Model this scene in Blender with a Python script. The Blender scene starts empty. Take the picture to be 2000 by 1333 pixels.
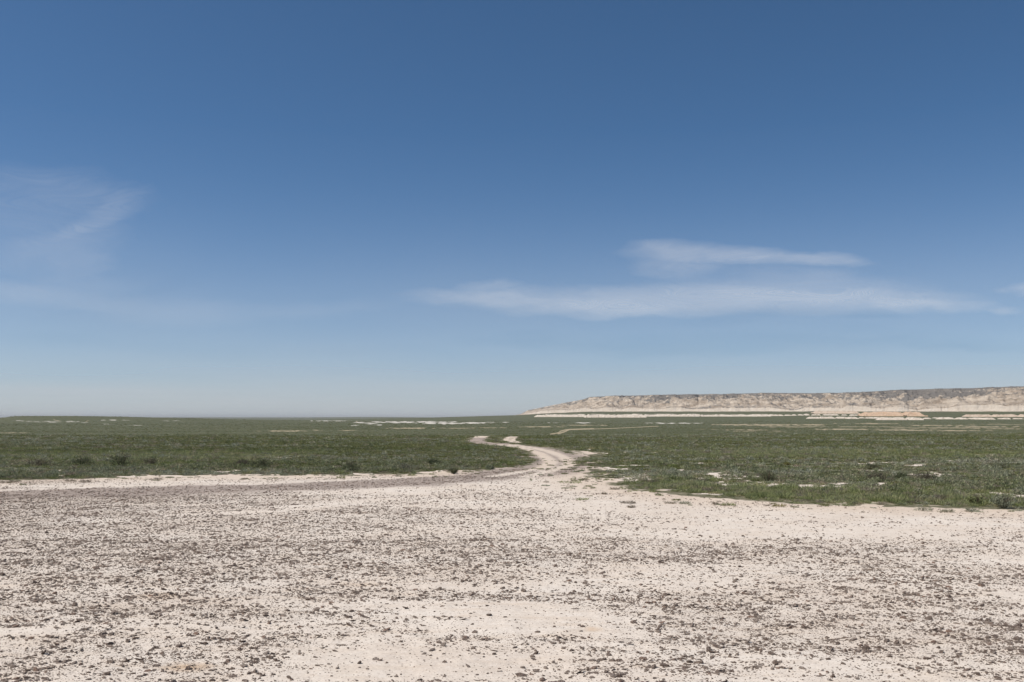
import bpy, math, random
import numpy as np

# ------------------------------------------------------------------ camera / sky / sun / exposure
sc = bpy.context.scene
COL = sc.collection
F = 2000 * 35 / 36.0            # focal length in photo pixels
HY = 817.5                      # row of eye level in the photo
PITCH = math.atan((HY - 666.5) / F)
EYE = 2.4

cam = bpy.data.cameras.new('camera')
cam.lens = 35; cam.sensor_width = 36
cam.clip_start = 0.1; cam.clip_end = 400000
camo = bpy.data.objects.new('camera', cam); COL.objects.link(camo)
camo.location = (0, 0, EYE)
camo.rotation_euler = (math.pi / 2 + PITCH, 0, 0)
sc.camera = camo

SUN_EL = math.radians(52)
SUN_AZ = math.radians(-100)      # from +Y, negative = to the left
world = bpy.data.worlds.new('World'); sc.world = world; world.use_nodes = True
wn = world.node_tree.nodes; wl = world.node_tree.links
bg = wn['Background']
sky = wn.new('ShaderNodeTexSky'); sky.sky_type = 'NISHITA'; sky.sun_disc = False
sky.sun_elevation = SUN_EL; sky.sun_rotation = SUN_AZ
sky.altitude = 1500; sky.air_density = 0.72; sky.dust_density = 1.2; sky.ozone_density = 5.0
hs = wn.new('ShaderNodeHueSaturation'); hs.inputs['Hue'].default_value = 0.4935; hs.inputs['Saturation'].default_value = 1.09
wl.new(sky.outputs[0], hs.inputs['Color']); wl.new(hs.outputs[0], bg.inputs[0]); bg.inputs[1].default_value = 0.097

sl = bpy.data.lights.new('sun', 'SUN'); sl.energy = 4.9; sl.angle = math.radians(0.53); sl.color = (1, 0.945, 0.87)
so = bpy.data.objects.new('sun', sl); COL.objects.link(so)
sd = np.array([math.sin(SUN_AZ) * math.cos(SUN_EL), math.cos(SUN_AZ) * math.cos(SUN_EL), math.sin(SUN_EL)])
from mathutils import Vector
so.rotation_euler = Vector(tuple(-sd)).to_track_quat('-Z', 'Y').to_euler()
so.location = (-50, 30, 80)
sc.view_settings.view_transform = 'Standard'; sc.view_settings.look = 'None'
sc.view_settings.exposure = 0.0; sc.view_settings.gamma = 1.0
sc.cycles.max_bounces = 6; sc.cycles.transparent_max_bounces = 12; sc.cycles.volume_bounces = 0

# ------------------------------------------------------------------ noise and geometry helpers
rng = np.random.default_rng(7)
random.seed(7)

def _h(ix, iy, seed):
    n = (ix.astype(np.int64) * 374761393 + iy.astype(np.int64) * 668265263 + seed * 974634777) & 0xFFFFFFFF
    n = ((n ^ (n >> 13)) * 1274126177) & 0xFFFFFFFF
    n = n ^ (n >> 16)
    return (n & 0xFFFF) / 65535.0

def vnoise(x, y, seed=0):
    x = np.asarray(x, float); y = np.asarray(y, float)
    ix = np.floor(x); iy = np.floor(y)
    fx = x - ix; fy = y - iy
    fx = fx * fx * (3 - 2 * fx); fy = fy * fy * (3 - 2 * fy)
    a = _h(ix, iy, seed); b = _h(ix + 1, iy, seed); c = _h(ix, iy + 1, seed); d = _h(ix + 1, iy + 1, seed)
    return (a + (b - a) * fx) * (1 - fy) + (c + (d - c) * fx) * fy

def fbm(x, y, seed=0, octs=4, gain=0.5):
    s = 0; a = 1; t = 0
    for o in range(octs):
        s = s + a * vnoise(x * 2 ** o + 13.7 * o, y * 2 ** o + 7.3 * o, seed + o); t += a; a *= gain
    return s / t

def ridged(x, y, seed=0, octs=4, gain=0.55):
    s = 0; a = 1; t = 0
    for o in range(octs):
        s = s + a * (1 - np.abs(2 * vnoise(x * 2 ** o + 3.1 * o, y * 2 ** o + 9.2 * o, seed + o) - 1)); t += a; a *= gain
    return s / t

def smooth(e0, e1, x):
    t = np.clip((x - e0) / (e1 - e0), 0, 1)
    return t * t * (3 - 2 * t)

def tanel(py):                                   # tangent of the elevation seen at photo row py (centre column)
    return np.tan(PITCH + np.arctan((666.5 - np.asarray(py, float)) / F))

def ray(px, py):
    u = (px - 1000) / F; v = (666.5 - py) / F
    c, s = math.cos(PITCH), math.sin(PITCH)
    return u, c - v * s, s + v * c               # x, y, z

def project(x, y, z):                            # world point -> photo pixel
    c, s = math.cos(PITCH), math.sin(PITCH)
    dz = z - EYE
    d = np.maximum(y * c + dz * s, 1e-3); v = (-y * s + dz * c) / d
    return 1000 + F * x / d, 666.5 - F * v

# silhouette of the escarpment, and the distance of its foot
SIL = np.array([(1000, 812), (1016, 809.5), (1025, 805), (1031, 801.5), (1050, 797.8), (1075, 792.5), (1100, 787.5), (1125, 783), (1140, 779.5), (1150, 775.8), (1165, 775), (1200, 773),
                (1300, 771.6), (1400, 770), (1500, 767), (1560, 768), (1650, 767), (1700, 765), (1760, 761), (1850, 759),
                (1900, 758), (1950, 756), (2000, 754), (2200, 749), (2600, 744)], float)
def foot_dist(t):
    return np.interp(t, [200, 700, 1020, 1150, 1300, 1500, 1750, 2000, 2300, 2800], [8200, 7800, 6700, 6200, 5700, 5200, 4500, 4000, 3600, 3200])

def height(x, y):
    x = np.asarray(x, float); y = np.asarray(y, float)
    yy = np.maximum(y, 1.0)
    t = np.clip(1000 + F * x / yy, -2000, 4000)
    r = np.hypot(x, y)
    h = (fbm(x / 14, y / 14, 3, 3) - .5) * 0.22 * smooth(6, 40, r)
    h = h + (fbm(x / 1.3, y / 1.3, 5, 3) - .5) * 0.05 + (fbm(x / .22, y / .22, 8, 2) - .5) * 0.018 * (1 - smooth(30, 50, r))
    yd = y + (fbm(x / 60, y / 60, 21, 2) - .5) * 40
    h = h - 12 * smooth(122, 520, yd)
    far = smooth(300, 900, y)
    h = h + far * (fbm(x / 400, y / 260, 31, 3) - .5) * 3.0
    # ground climbing towards the escarpment
    q = y / foot_dist(t)
    w = np.interp(t, [600, 700, 850, 1000, 1060, 1150], [0, .12, .32, .56, .78, 1.0])
    Y = np.interp(q, [0.70, 0.76, 0.82, 0.88, 0.94, 1.0, 1.2], [821.4, 818.6, 815.2, 812, 808, 804, 804])
    zt = EYE + tanel(Y) * yy
    h = h + w * smooth(0.50, 0.72, q) * (zt - h) * (1 - 0.6 * smooth(1.1, 1.8, q))
    # low plateau on the left and the far one behind it
    wl_ = smooth(-30, 40, t) * (1 - smooth(120, 560, t))
    h = h + smooth(2900, 3700, y) * (1 - smooth(3900, 4400, y)) * (wl_ * 14.5 + 8 * (1 - smooth(500, 800, t)))
    h = h + smooth(15000, 21000, y) * (1 - smooth(700, 950, t)) * 34
    h = np.where(y < 5, h * smooth(-400, 5, y), h)
    return h

def hit(px, py, off=0.0):
    dx, dy, dz = ray(px, py)
    d = np.geomspace(3, 60000, 6000)
    z = EYE + dz / dy * d
    g = height(dx / dy * d, d)
    below = np.nonzero(z < g)[0]
    if len(below) == 0: i = 5999
    else: i = below[0]
    if i > 0:
        d0, d1 = d[i - 1], d[i]
        dd = np.linspace(d0, d1, 40); zz = EYE + dz / dy * dd; gg = height(dx / dy * dd, dd)
        k = np.nonzero(zz < gg)[0]; D = dd[k[0]] if len(k) else d1
    else: D = d[0]
    X = dx / dy * D
    return float(X), float(D), float(height(X, D)) + off

# ------------------------------------------------------------------ bare ground: outline traced, kept in metres
BARE = [(-700, 972), (-200, 950), (0, 942), (60, 938), (160, 936), (250, 934), (400, 930), (550, 930), (700, 929), (800, 927), (850, 926),
        (900, 921.5), (960, 917), (1020, 912.5), (1044, 909), (1052, 903), (1050, 897), (1042, 890), (1032, 883), (1020, 877), (1000, 874), (960, 871),
        (925, 866), (912, 861), (925, 856), (934, 852), (938, 849), (940, 845),
        (952, 845), (954, 849), (957, 853), (948, 857), (946, 862), (960, 865), (1010, 868.5), (1050, 873), (1088, 878), (1105, 884), (1125, 889), (1138, 890),
        (1150, 885), (1154, 887), (1146, 891), (1128, 896), (1128, 903), (1140, 908), (1146, 916), (1148, 926), (1150, 934), (1168, 941),
        (1200, 951), (1250, 959), (1300, 966), (1400, 974), (1500, 982), (1600, 987), (1700, 989), (1800, 992), (1900, 996), (2000, 999), (2300, 1012), (2800, 1050)]
STROKES = [([(988, 849.5), (1008, 849.7)], 4.0), ([(999, 853), (989, 857.5), (991, 861), (1001, 865)], .75), ([(1007, 853.5), (999, 858), (1003, 862), (1013, 866)], .7),
           ([(1115, 881), (1125, 884), (1130, 888), (1118, 892)], .45), ([(1138, 882), (1150, 886)], .5), ([(1040, 851), (1046, 852)], 1.1), ([(1048, 852), (1052, 852)], 1.0)]
_d = []
for px, py in BARE:
    if 844 < py < 846:                     # over the crest, out of sight
        d = 215.0; _d.append(((px - 1000) / F * d + (-2 if px < 945 else 2), d))
    else:
        X, Y_, _ = hit(px, py); _d.append((X, Y_))
_d += [(60, -60), (-60, -60)]
POLY = np.array(_d)
STRW = [(np.array([hit(a, b)[:2] for a, b in pl]), w) for pl, w in STROKES]

def seg_dist(x, y, a, b):
    ab = b - a; L = max(float(ab @ ab), 1e-9)
    t = np.clip(((x - a[0]) * ab[0] + (y - a[1]) * ab[1]) / L, 0, 1)
    return np.hypot(x - a[0] - t * ab[0], y - a[1] - t * ab[1])

def bare_sd(x, y):                                # metres inside the bare ground (+) or out in the scrub (-)
    shp = x.shape; x = x.ravel(); y = y.ravel()
    ins = np.zeros(x.size, bool); dm = np.full(x.size, 1e9)
    n = len(POLY)
    for i in range(n):
        a = POLY[i]; b = POLY[(i + 1) % n]
        dm = np.minimum(dm, seg_dist(x, y, a, b))
        c = ((a[1] > y) != (b[1] > y))
        with np.errstate(divide='ignore', invalid='ignore'):
            xi = (b[0] - a[0]) * (y - a[1]) / (b[1] - a[1] + 1e-12) + a[0]
        ins ^= c & (x < xi)
    s = np.where(ins, dm, -dm)
    for pl, w in STRW:
        d = np.full(x.size, 1e9)
        for i in range(len(pl) - 1): d = np.minimum(d, seg_dist(x, y, pl[i], pl[i + 1]))
        s = np.maximum(s, w / 2 - d)
    return s.reshape(shp)

# pale and tan patches of the far plain, as photo ellipses (cx, cy, half width, half height, kind)  kind 1 chalk, 2 tan
FARP = [(60, 823.5, 12, .8, 1), (100, 824, 20, 1.2, 1), (140, 823.5, 12, .9, 1), (38, 822, 8, .6, 1), (165, 826, 8, .7, 1), (205, 821.2, 6, .5, 1), (225, 821, 7, .6, 1),
        (250, 821.3, 5, .5, 1), (285, 820.8, 5, .5, 1), (320, 822.3, 6, .5, 1), (345, 822.4, 5, .5, 1), (212, 828.8, 5, .5, 1), (260, 831, 12, .5, 1), (425, 834.5, 3, .5, 1),
        (560, 842, 40, .8, 2), (620, 841, 12, .5, 2), (680, 841, 20, .5, 2), (30, 846, 30, .5, 2), (800, 837.2, 42, 1.1, 2), (880, 837, 40, .5, 2), (960, 836.3, 45, .5, 2), 
        (650, 822.5, 45, .5, 1), (700, 826, 10, .8, 1), (725, 828, 14, .9, 1), (740, 830.2, 9, .7, 1), (690, 831, 6, .6, 1), (775, 825, 55, 1.3, 1), (840, 824.8, 55, 1.2, 1),
        (875, 827.3, 50, 1.1, 1), (925, 826.3, 30, 1.0, 1), (960, 825, 8, .6, 1), (985, 825.3, 6, .5, 1),
        (1135, 826.2, 20, .8, 1), (1090, 826, 14, .4, 1), (1267, 826.8, 5, .9, 1), (1290, 827, 10, .8, 1), (1312, 827.3, 6, .9, 1), (1335, 827, 14, .8, 1), (1360, 827, 10, .6, 1),
        (1430, 830, 50, .9, 2), (1500, 830.3, 60, 1.4, 2), (1580, 830.2, 50, .8, 2), (1700, 827.8, 60, .7, 2), (1830, 831.5, 60, .7, 2), (1930, 834, 80, .8, 2), (1470, 841.5, 45, 1.8, 3), (1520, 843, 30, 1.5, 3),
        (1400, 839, 40, .7, 3), (1650, 839, 60, .9, 2), (1760, 840.3, 70, .9, 2), (1880, 841.5, 60, .7, 2), (1960, 838, 60, .6, 2),
        (1060, 834, 40, .6, 2), (1140, 831, 50, .5, 2), (1690, 834, 90, .9, 4), (1850, 836, 120, 1.6, 4), (1560, 834, 80, 1.3, 4), (1960, 829.5, 70, 1, 4)]
FARL = [([(1075, 848.5), (1090, 846), (1095, 842.5), (1104, 840.2), (1112, 839.2), (1160, 837.8)], 1.1), ([(1090, 847.5), (1102, 844), (1110, 840.5)], 1.3), ([(1110, 840), (1200, 837), (1285, 833)], .6),
        ([(695, 823), (702, 827)], .7), ([(104, 818.5), (108, 821.5), (118, 822.8)], .5), ([(168, 824), (173, 821.5)], .5)]

def far_pale(px, py, x, y):
    chalk = np.zeros_like(px); tan_ = np.zeros_like(px)
    jx = (fbm(x / 30, y / 30, 41, 3) - .5) * 24; jy = (fbm(x / 60, y / 60, 43, 3) - .5) * 1.6
    brk = fbm(x / 25, y / 25, 47, 3); eb = (fbm(px / 7, py / .9, 53, 3) - .5)
    for cx, cy, a, b, k in FARP:
        e = 1 - np.sqrt(((px + jx - cx) / a) ** 2 + ((py + jy * .8 - cy) / (b * 1.25)) ** 2) + eb * 2.2
        v = np.clip(e * 2.2, 0, 1)
        if k == 1: chalk = np.maximum(chalk, v * np.clip((brk - .3) * 8, 0.25, 1))
        elif k == 2: tan_ = np.maximum(tan_, v)
        elif k == 3: tan_ = np.maximum(tan_, v * np.clip((brk - .5) * 12, 0, 1))
        else: tan_ = np.maximum(tan_, v * .45)
    for pl, w in FARL:
        pl = np.array(pl, float); d = np.full(px.shape, 1e9)
        for i in range(len(pl) - 1): d = np.minimum(d, seg_dist(px, py, pl[i], pl[i + 1]))
        tan_ = np.maximum(tan_, np.clip((w - d) / .6 + .3, 0, 1))
    return chalk, tan_

def hole_field(x, y, px, py):                      # openings in the scrub where the clay shows
    n1 = fbm(x / 3.0, y / 1.6, 201, 4); n2 = fbm(x / .9, y / .6, 207, 3); n3 = fbm(x / 16, y / 9, 209, 2)
    n = n1 * .55 + n2 * .45
    thr = .565 - .12 * (n3 - .5) * 2
    hole = smooth(thr, thr + .05, n)
    opn = smooth(1100, 1180, px) * np.exp(-((py - np.interp(px, [1150, 1300, 1500, 1700, 2000], [932, 938, 950, 958, 966])) / np.interp(px, [1150, 1350, 1500], [14, 11, 8])) ** 2)
    hole = np.maximum(hole, opn * smooth(.365, .475, n))
    low = smooth(1310, 1150, px) * smooth(930, 944, py)
    hole = np.maximum(hole, low * smooth(.40, .49, n))
    return hole

# dark gravel lane of the road on the left, running into the bend
LANE = np.array([hit(a, b)[:2] for a, b in [(-300, 978), (0, 964), (200, 961), (400, 957), (600, 950), (800, 942), (950, 931), (1040, 920), (1092, 905), (1085, 893), (1060, 880), (1010, 871), (960, 868), (935, 862), (938, 855)]])
RUTS = [np.array([hit(a, b)[:2] for a, b in pl]) for pl in
        ([(960, 931), (1040, 919), (1066, 912), (1077, 905), (1070, 896), (1050, 885), (1025, 876.5), (980, 870)], [(1030, 931), (1085, 917), (1110, 909), (1115, 903), (1102, 894), (1078, 884), (1045, 876), (1000, 869.5)],
         [(-200, 966), (200, 951), (500, 945), (760, 935), (900, 926)],
         [(350, 1007), (430, 1003), (560, 998), (700, 985)], [(560, 991), (700, 980), (760, 976)])]

def gravel(x, y):                                 # how much loose brown stone covers the bare ground, 0..1
    d = np.full(np.shape(x), 1e9)
    for i in range(len(LANE) - 1): d = np.minimum(d, seg_dist(x, y, LANE[i], LANE[i + 1]))
    px, py = project(x, y, 0 * x)
    n = fbm(x / 1.9 + .3 * y, y / 1.25, 61, 4)
    nb = fbm(x / 2.6 + .15 * y, (y + .08 * x) / .72, 62, 4)
    cl = smooth(1110, 1165, py)
    n = (.5 + (n - .5) * .50) * (1 - cl) + (.5 + (nb - .5) * 1.5) * cl
    n2 = fbm(x / 6.0, y / 3.5, 67, 3)
    base = np.interp(py, [930, 955, 975, 1000, 1040, 1090, 1140, 1180, 1230, 1280, 1333, 1450], [.34, .46, .57, .62, .63, .63, .61, .60, .62, .62, .64, .64])
    base = base + np.clip((700 - px) / 700, -.35, 1) * .16 * smooth(1200, 1000, py) + np.clip((400 - px) / 400, 0, 1) * .06
    right = smooth(1000, 1300, px) * smooth(1075, 1000, py)
    base = base - .26 * right
    g = smooth(.70, .36, 1 - (n * .66 + n2 * .34) + (.5 - base) * .55)
    lane = smooth(2.7, 1.2, d + (n - .5) * 1.3)
    g = np.maximum(g * np.clip(base * 1.6, 0, 1), lane * (.74 + .35 * n))
    rd = np.full(np.shape(x), 1e9)
    for pl in RUTS:
        for i in range(len(pl) - 1): rd = np.minimum(rd, seg_dist(x, y, pl[i], pl[i + 1]))
    return g * (1 - .8 * smooth(.55, .15, rd + (n - .5) * .5)), rd, d

# ------------------------------------------------------------------ material helpers
def mat(name):
    m = bpy.data.materials.new(name); m.use_nodes = True
    nt = m.node_tree
    b = nt.nodes['Principled BSDF']
    b.inputs['Roughness'].default_value = 0.95
    b.inputs['Specular IOR Level'].default_value = 0.15
    return m, nt, b
def N(nt, t, **k):
    n = nt.nodes.new(t)
    for a, v in k.items(): setattr(n, a, v)
    return n
def noise(nt, vec, scale, detail=4, rough=.55, w=None):
    n = N(nt, 'ShaderNodeTexNoise'); n.inputs['Scale'].default_value = scale
    n.inputs['Detail'].default_value = detail; n.inputs['Roughness'].default_value = rough
    if vec is not None: nt.links.new(vec, n.inputs['Vector'])
    return n.outputs['Fac']
def ramp(nt, fac, stops):
    r = N(nt, 'ShaderNodeValToRGB'); e = r.color_ramp.elements
    while len(e) < len(stops): e.new(.5)
    for i, (p, c) in enumerate(stops):
        e[i].position = p; e[i].color = (c, c, c, 1) if isinstance(c, (int, float)) else (*c, 1)
    nt.links.new(fac, r.inputs[0]); return r.outputs[0]
def mix(nt, fac, a, b, mode='MIX'):
    m = N(nt, 'ShaderNodeMix', data_type='RGBA', blend_type=mode)
    for s, v in ((m.inputs[0], fac), (m.inputs[6], a), (m.inputs[7], b)):
        if isinstance(v, (int, float)): s.default_value = v
        elif isinstance(v, tuple): s.default_value = (*v, 1)
        else: nt.links.new(v, s)
    return m.outputs[2]
def mth(nt, op, a, b=0.0, clamp=False):
    m = N(nt, 'ShaderNodeMath', operation=op); m.use_clamp = clamp
    for s, v in ((m.inputs[0], a), (m.inputs[1], b)):
        if isinstance(v, (int, float)): s.default_value = v
        else: nt.links.new(v, s)
    return m.outputs[0]
def bump(nt, h, strength, dist):
    b = N(nt, 'ShaderNodeBump'); b.inputs['Strength'].default_value = strength; b.inputs['Distance'].default_value = dist
    nt.links.new(h, b.inputs['Height']); return b.outputs[0]
def attr(nt, name):
    a = N(nt, 'ShaderNodeAttribute'); a.attribute_name = name; return a.outputs['Fac']
def mapping(nt, vec, scale):
    m = N(nt, 'ShaderNodeMapping'); m.inputs['Scale'].default_value = scale
    nt.links.new(vec, m.inputs['Vector']); return m.outputs[0]

# ground material: pale clay, loose gravel, scrub litter, far steppe, chalk
GM, nt, B = mat('dry_clay_and_steppe')
P = N(nt, 'ShaderNodeNewGeometry').outputs['Position']
a_bare, a_grav, a_far, a_chalk, a_tan, a_stain, a_road = [attr(nt, k) for k in ('bare', 'gravel', 'far', 'chalk', 'tan', 'stain', 'road')]
n_big = noise(nt, mapping(nt, P, (.35, .55, 1)), 1.0, 5, .6)
n_mid = noise(nt, mapping(nt, P, (.45, 1.9, 1)), 2.0, 6, .65)
n_fine = noise(nt, P, 38, 4, .7)
clay = mix(nt, ramp(nt, n_big, [(.32, 0.0), (.68, 1.0)]), (.635, .55, .465), (.705, .635, .555))
clay = mix(nt, ramp(nt, n_mid, [(.48, 0.0), (.72, .55)]), clay, (.54, .43, .325))
clay = mix(nt, a_stain, clay, (.50, .345, .21))
fr = mth(nt, 'MULTIPLY', a_road, ramp(nt, noise(nt, P, 1.4, 6, .7), [(.34, .62), (.60, .96)]))
clay = mix(nt, fr, clay, (.315, .255, .22))
mott = noise(nt, P, 7.5, 8, .72)
clay = mix(nt, ramp(nt, mott, [(.52, 0.0), (.68, .40)]), clay, (.50, .425, .36))
clay = mix(nt, ramp(nt, mott, [(.34, .5), (.45, 0.0)]), clay, (.74, .67, .60))
clay = mix(nt, ramp(nt, n_fine, [(.40, .35), (.52, 0.0)]), clay, (.36, .29, .24))
# crumbs of gravel too small to be stones of their own
vo = N(nt, 'ShaderNodeTexVoronoi'); vo.inputs['Scale'].default_value = 30; nt.links.new(P, vo.inputs['Vector'])
vo2 = N(nt, 'ShaderNodeTexVoronoi'); vo2.inputs['Scale'].default_value = 75; nt.links.new(P, vo2.inputs['Vector'])
c1 = mth(nt, 'GREATER_THAN', mth(nt, 'ADD', mth(nt, 'MULTIPLY', a_grav, .62), .0), mth(nt, 'ADD', vo.outputs['Distance'], mth(nt, 'MULTIPLY', noise(nt, P, 45, 2), .3)))
c2 = mth(nt, 'GREATER_THAN', mth(nt, 'ADD', mth(nt, 'MULTIPLY', a_grav, .50), .02), mth(nt, 'ADD', vo2.outputs['Distance'], mth(nt, 'MULTIPLY', noise(nt, P, 60, 2), .2)))
crumb = mth(nt, 'MAXIMUM', c1, c2)
grcol = mix(nt, noise(nt, P, 25, 2), (.20, .155, .13), (.38, .305, .26))
bare_c = mix(nt, mth(nt, 'MULTIPLY', crumb, .75), clay, grcol)
# litter under the scrub
lit_c = mix(nt, ramp(nt, noise(nt, P, 5, 6, .7), [(.40, 0.0), (.62, 1.0)]), (.10, .10, .055), (.20, .175, .115))
pal = ramp(nt, mth(nt, 'ADD', mth(nt, 'MULTIPLY', noise(nt, mapping(nt, P, (.25, .5, 1)), 1, 3), .5), mth(nt, 'MULTIPLY', noise(nt, P, 2.5, 4, .6), .5)), [(.545, 0.0), (.60, .9)])
lit_c = mix(nt, pal, lit_c, (.44, .38, .29))
edge = mth(nt, 'ADD', a_bare, mth(nt, 'MULTIPLY', mth(nt, 'SUBTRACT', noise(nt, P, 3.0, 5, .65), .5), .9))
near_c = mix(nt, ramp(nt, edge, [(.44, 0.0), (.56, 1.0)]), lit_c, bare_c)
# the far steppe
s1 = noise(nt, mapping(nt, P, (.003, .006, 1)), 1.0, 6, .62)
s2 = noise(nt, mapping(nt, P, (.05, .06, 1)), 1.0, 6, .75)
far_c = mix(nt, ramp(nt, s1, [(.36, 0.0), (.64, 1.0)]), (.058, .070, .028), (.092, .100, .050))
far_c = mix(nt, ramp(nt, s2, [(.40, .0), (.70, .8)]), far_c, (.135, .125, .072))
far_c = mix(nt, ramp(nt, noise(nt, mapping(nt, P, (.008, .02, 1)), 1, 5, .7), [(.62, 0.0), (.72, .55)]), far_c, (.27, .235, .165))
far_c = mix(nt, a_tan, far_c, (.46, .37, .25))
far_c = mix(nt, a_chalk, far_c, (.68, .63, .56))
colr = mix(nt, a_far, near_c, far_c)
nt.links.new(colr, B.inputs['Base Color'])
hh = mth(nt, 'ADD', mth(nt, 'MULTIPLY', n_fine, .35), mth(nt, 'ADD', mth(nt, 'MULTIPLY', crumb, .5), noise(nt, P, 9, 5, .6)))
nt.links.new(bump(nt, hh, .55, .022), B.inputs['Normal'])

# ------------------------------------------------------------------ ground sheet
def make_ground():
    rows = np.concatenate([np.geomspace(.4, 5.6, 14), EYE * F / (np.arange(1500, 852, -1.7) - HY), np.geomspace(135, 330, 60)[1:], np.geomspace(340, 800, 16),
                           14.4 * F / (np.arange(850.5, 818.4, -.28) - HY)[:115], np.arange(2700, 5300, 14.), np.geomspace(34000, 70000, 5)])
    rows = np.unique(np.round(rows, 4))
    rows = rows[np.concatenate([[True], np.diff(rows) > .004])]; rows = rows[np.concatenate([[True], (np.diff(rows) > 7) | (rows[1:] < 2600)])]
    azf = np.arctan((np.arange(-500, 2501, 1.9) - 1000) / F)
    azr = np.linspace(azf[-1], azf[0] + 2 * math.pi, 90)[1:-1]
    az = np.concatenate([azf, azr]); nc = len(az); nr = len(rows)
    A, R = np.meshgrid(az, rows)
    R = R / np.where(np.cos(A) > .6, np.cos(A), .6)
    X = R * np.sin(A); Y = R * np.cos(A)
    Z = height(X, Y)
    px, py = project(X, Y, Z)
    yn = Y < 420
    sdv = np.full(X.shape, -50.); sdv[yn] = bare_sd(X[yn], Y[yn])
    bare = np.clip(.5 + sdv / 1.6 + (fbm(X / 2.2, Y / 1.4, 71, 3) - .5) * .7 * (sdv < 2.5), 0, 1)
    bare = np.where(Y > 90, np.clip(.5 + sdv / .6, 0, 1), bare)
    hf = np.zeros_like(X); mm = (Y > 20) & (Y < 120); hf[mm] = hole_field(X[mm], Y[mm], px[mm], py[mm])
    bare = np.maximum(bare, hf * .85)
    g = np.zeros_like(X); rd = np.full(X.shape, 9.); g[yn], rd[yn], _ = gravel(X[yn], Y[yn])
    g = g * (.62 + .38 * smooth(16, 34, R))      # nearer in, the stones themselves are modelled
    farw = smooth(190, 260, Y)
    ch = np.zeros_like(X); tn = np.zeros_like(X)
    m = (Y > 300) & (px > -300) & (px < 2400)
    ch[m], tn[m] = far_pale(px[m], py[m], X[m], Y[m]); tn *= .72; ch *= np.where(px < 500, .6, .9)
    st = np.zeros_like(X)
    for cx, cy, a, b, v in [(355, 1303, 62, 13, .75), (310, 1166, 70, 9, .4), (1155, 1229, 26, 7, .6), (1080, 1243, 50, 6, .2), (700, 1142, 50, 7, .3), (230, 1290, 40, 5, .15), (1480, 1170, 90, 8, .15)]:
        e = 1 - np.sqrt(((px - cx) / a) ** 2 + ((py - cy) / b) ** 2) + (fbm(X / .25, Y / .25, 81, 3) - .5) * .9
        st = np.maximum(st, np.clip(e * 1.4, 0, 1) * v)
    # light tan clay of the verge and the untouched strip before the scrub on the right
    st = np.maximum(st, .30 * smooth(3.5, .3, np.abs(sdv)) * (sdv > -1) * (Y > 20))
    n = nr * nc
    co = np.stack([X, Y, Z], -1).reshape(-1, 3)
    co = np.vstack([co, [[0, 0, float(height(0., 0.))]]])
    i, j = np.meshgrid(np.arange(nr - 1), np.arange(nc), indexing='ij')
    j2 = (j + 1) % nc
    quads = np.stack([i * nc + j, i * nc + j2, (i + 1) * nc + j2, (i + 1) * nc + j], -1)[..., ::-1].reshape(-1, 4)
    roadv = ((sdv > 0.15) & (Y > 26) & (Y < 400) & (rd * 0 + 1 > 0))
    # the road: the gravel lane on the left, the bend and the stretch beyond
    lane_d = np.full(X.shape, 1e9); lane_d[yn] = gravel(X[yn], Y[yn])[2]
    roadv &= (lane_d < 2.6) | (Y > 50) & (np.abs(px - 1040) < 150)
    rq = roadv.ravel()[quads].all(1)
    tri0 = np.array([[n, (k + 1) % nc, k] for k in range(nc)])
    road = smooth(3.2, 1.4, lane_d + (fbm(X / 1.9, Y / 1.4, 63, 3) - .5) * 1.6) * (1 - .95 * smooth(.62, .2, rd + (fbm(X / .8, Y / .8, 64, 2) - .5) * .35))
    atts = dict(road=road, bare=bare, gravel=g, far=farw, chalk=ch, tan=tn, stain=st)
    def build(name, qs, tris):
        used = np.unique(np.concatenate([qs.ravel(), tris.ravel()])) if len(tris) else np.unique(qs)
        mp = np.zeros(n + 1, np.int64); mp[used] = np.arange(len(used))
        me = bpy.data.meshes.new(name)
        nf = len(qs) + len(tris)
        loops = np.concatenate([mp[qs].ravel(), mp[tris].ravel() if len(tris) else np.zeros(0, int)]).astype(np.int32)
        me.vertices.add(len(used)); me.vertices.foreach_set('co', co[used].ravel())
        me.loops.add(len(loops)); me.loops.foreach_set('vertex_index', loops)
        ls = np.concatenate([np.arange(len(qs)) * 4, len(qs) * 4 + np.arange(len(tris)) * 3]).astype(np.int32)
        me.polygons.add(nf); me.polygons.foreach_set('loop_start', ls)
        me.polygons.foreach_set('use_smooth', np.ones(nf, bool))
        me.update(calc_edges=True)
        for k, v in atts.items():
            at = me.attributes.new(k, 'FLOAT', 'POINT')
            vv = np.append(v.ravel(), v.ravel()[0])[used].astype(np.float32)
            at.data.foreach_set('value', vv)
        me.materials.append(GM)
        o = bpy.data.objects.new(name, me); COL.objects.link(o); o['kind'] = 'structure'
        return o
    build('ground', quads[~rq], tri0)
    r = build('dirt_road', quads[rq], np.zeros((0, 3), int))
    r['label'] = 'pale gravel dirt road that winds away through the green scrub'
make_ground()

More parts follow.
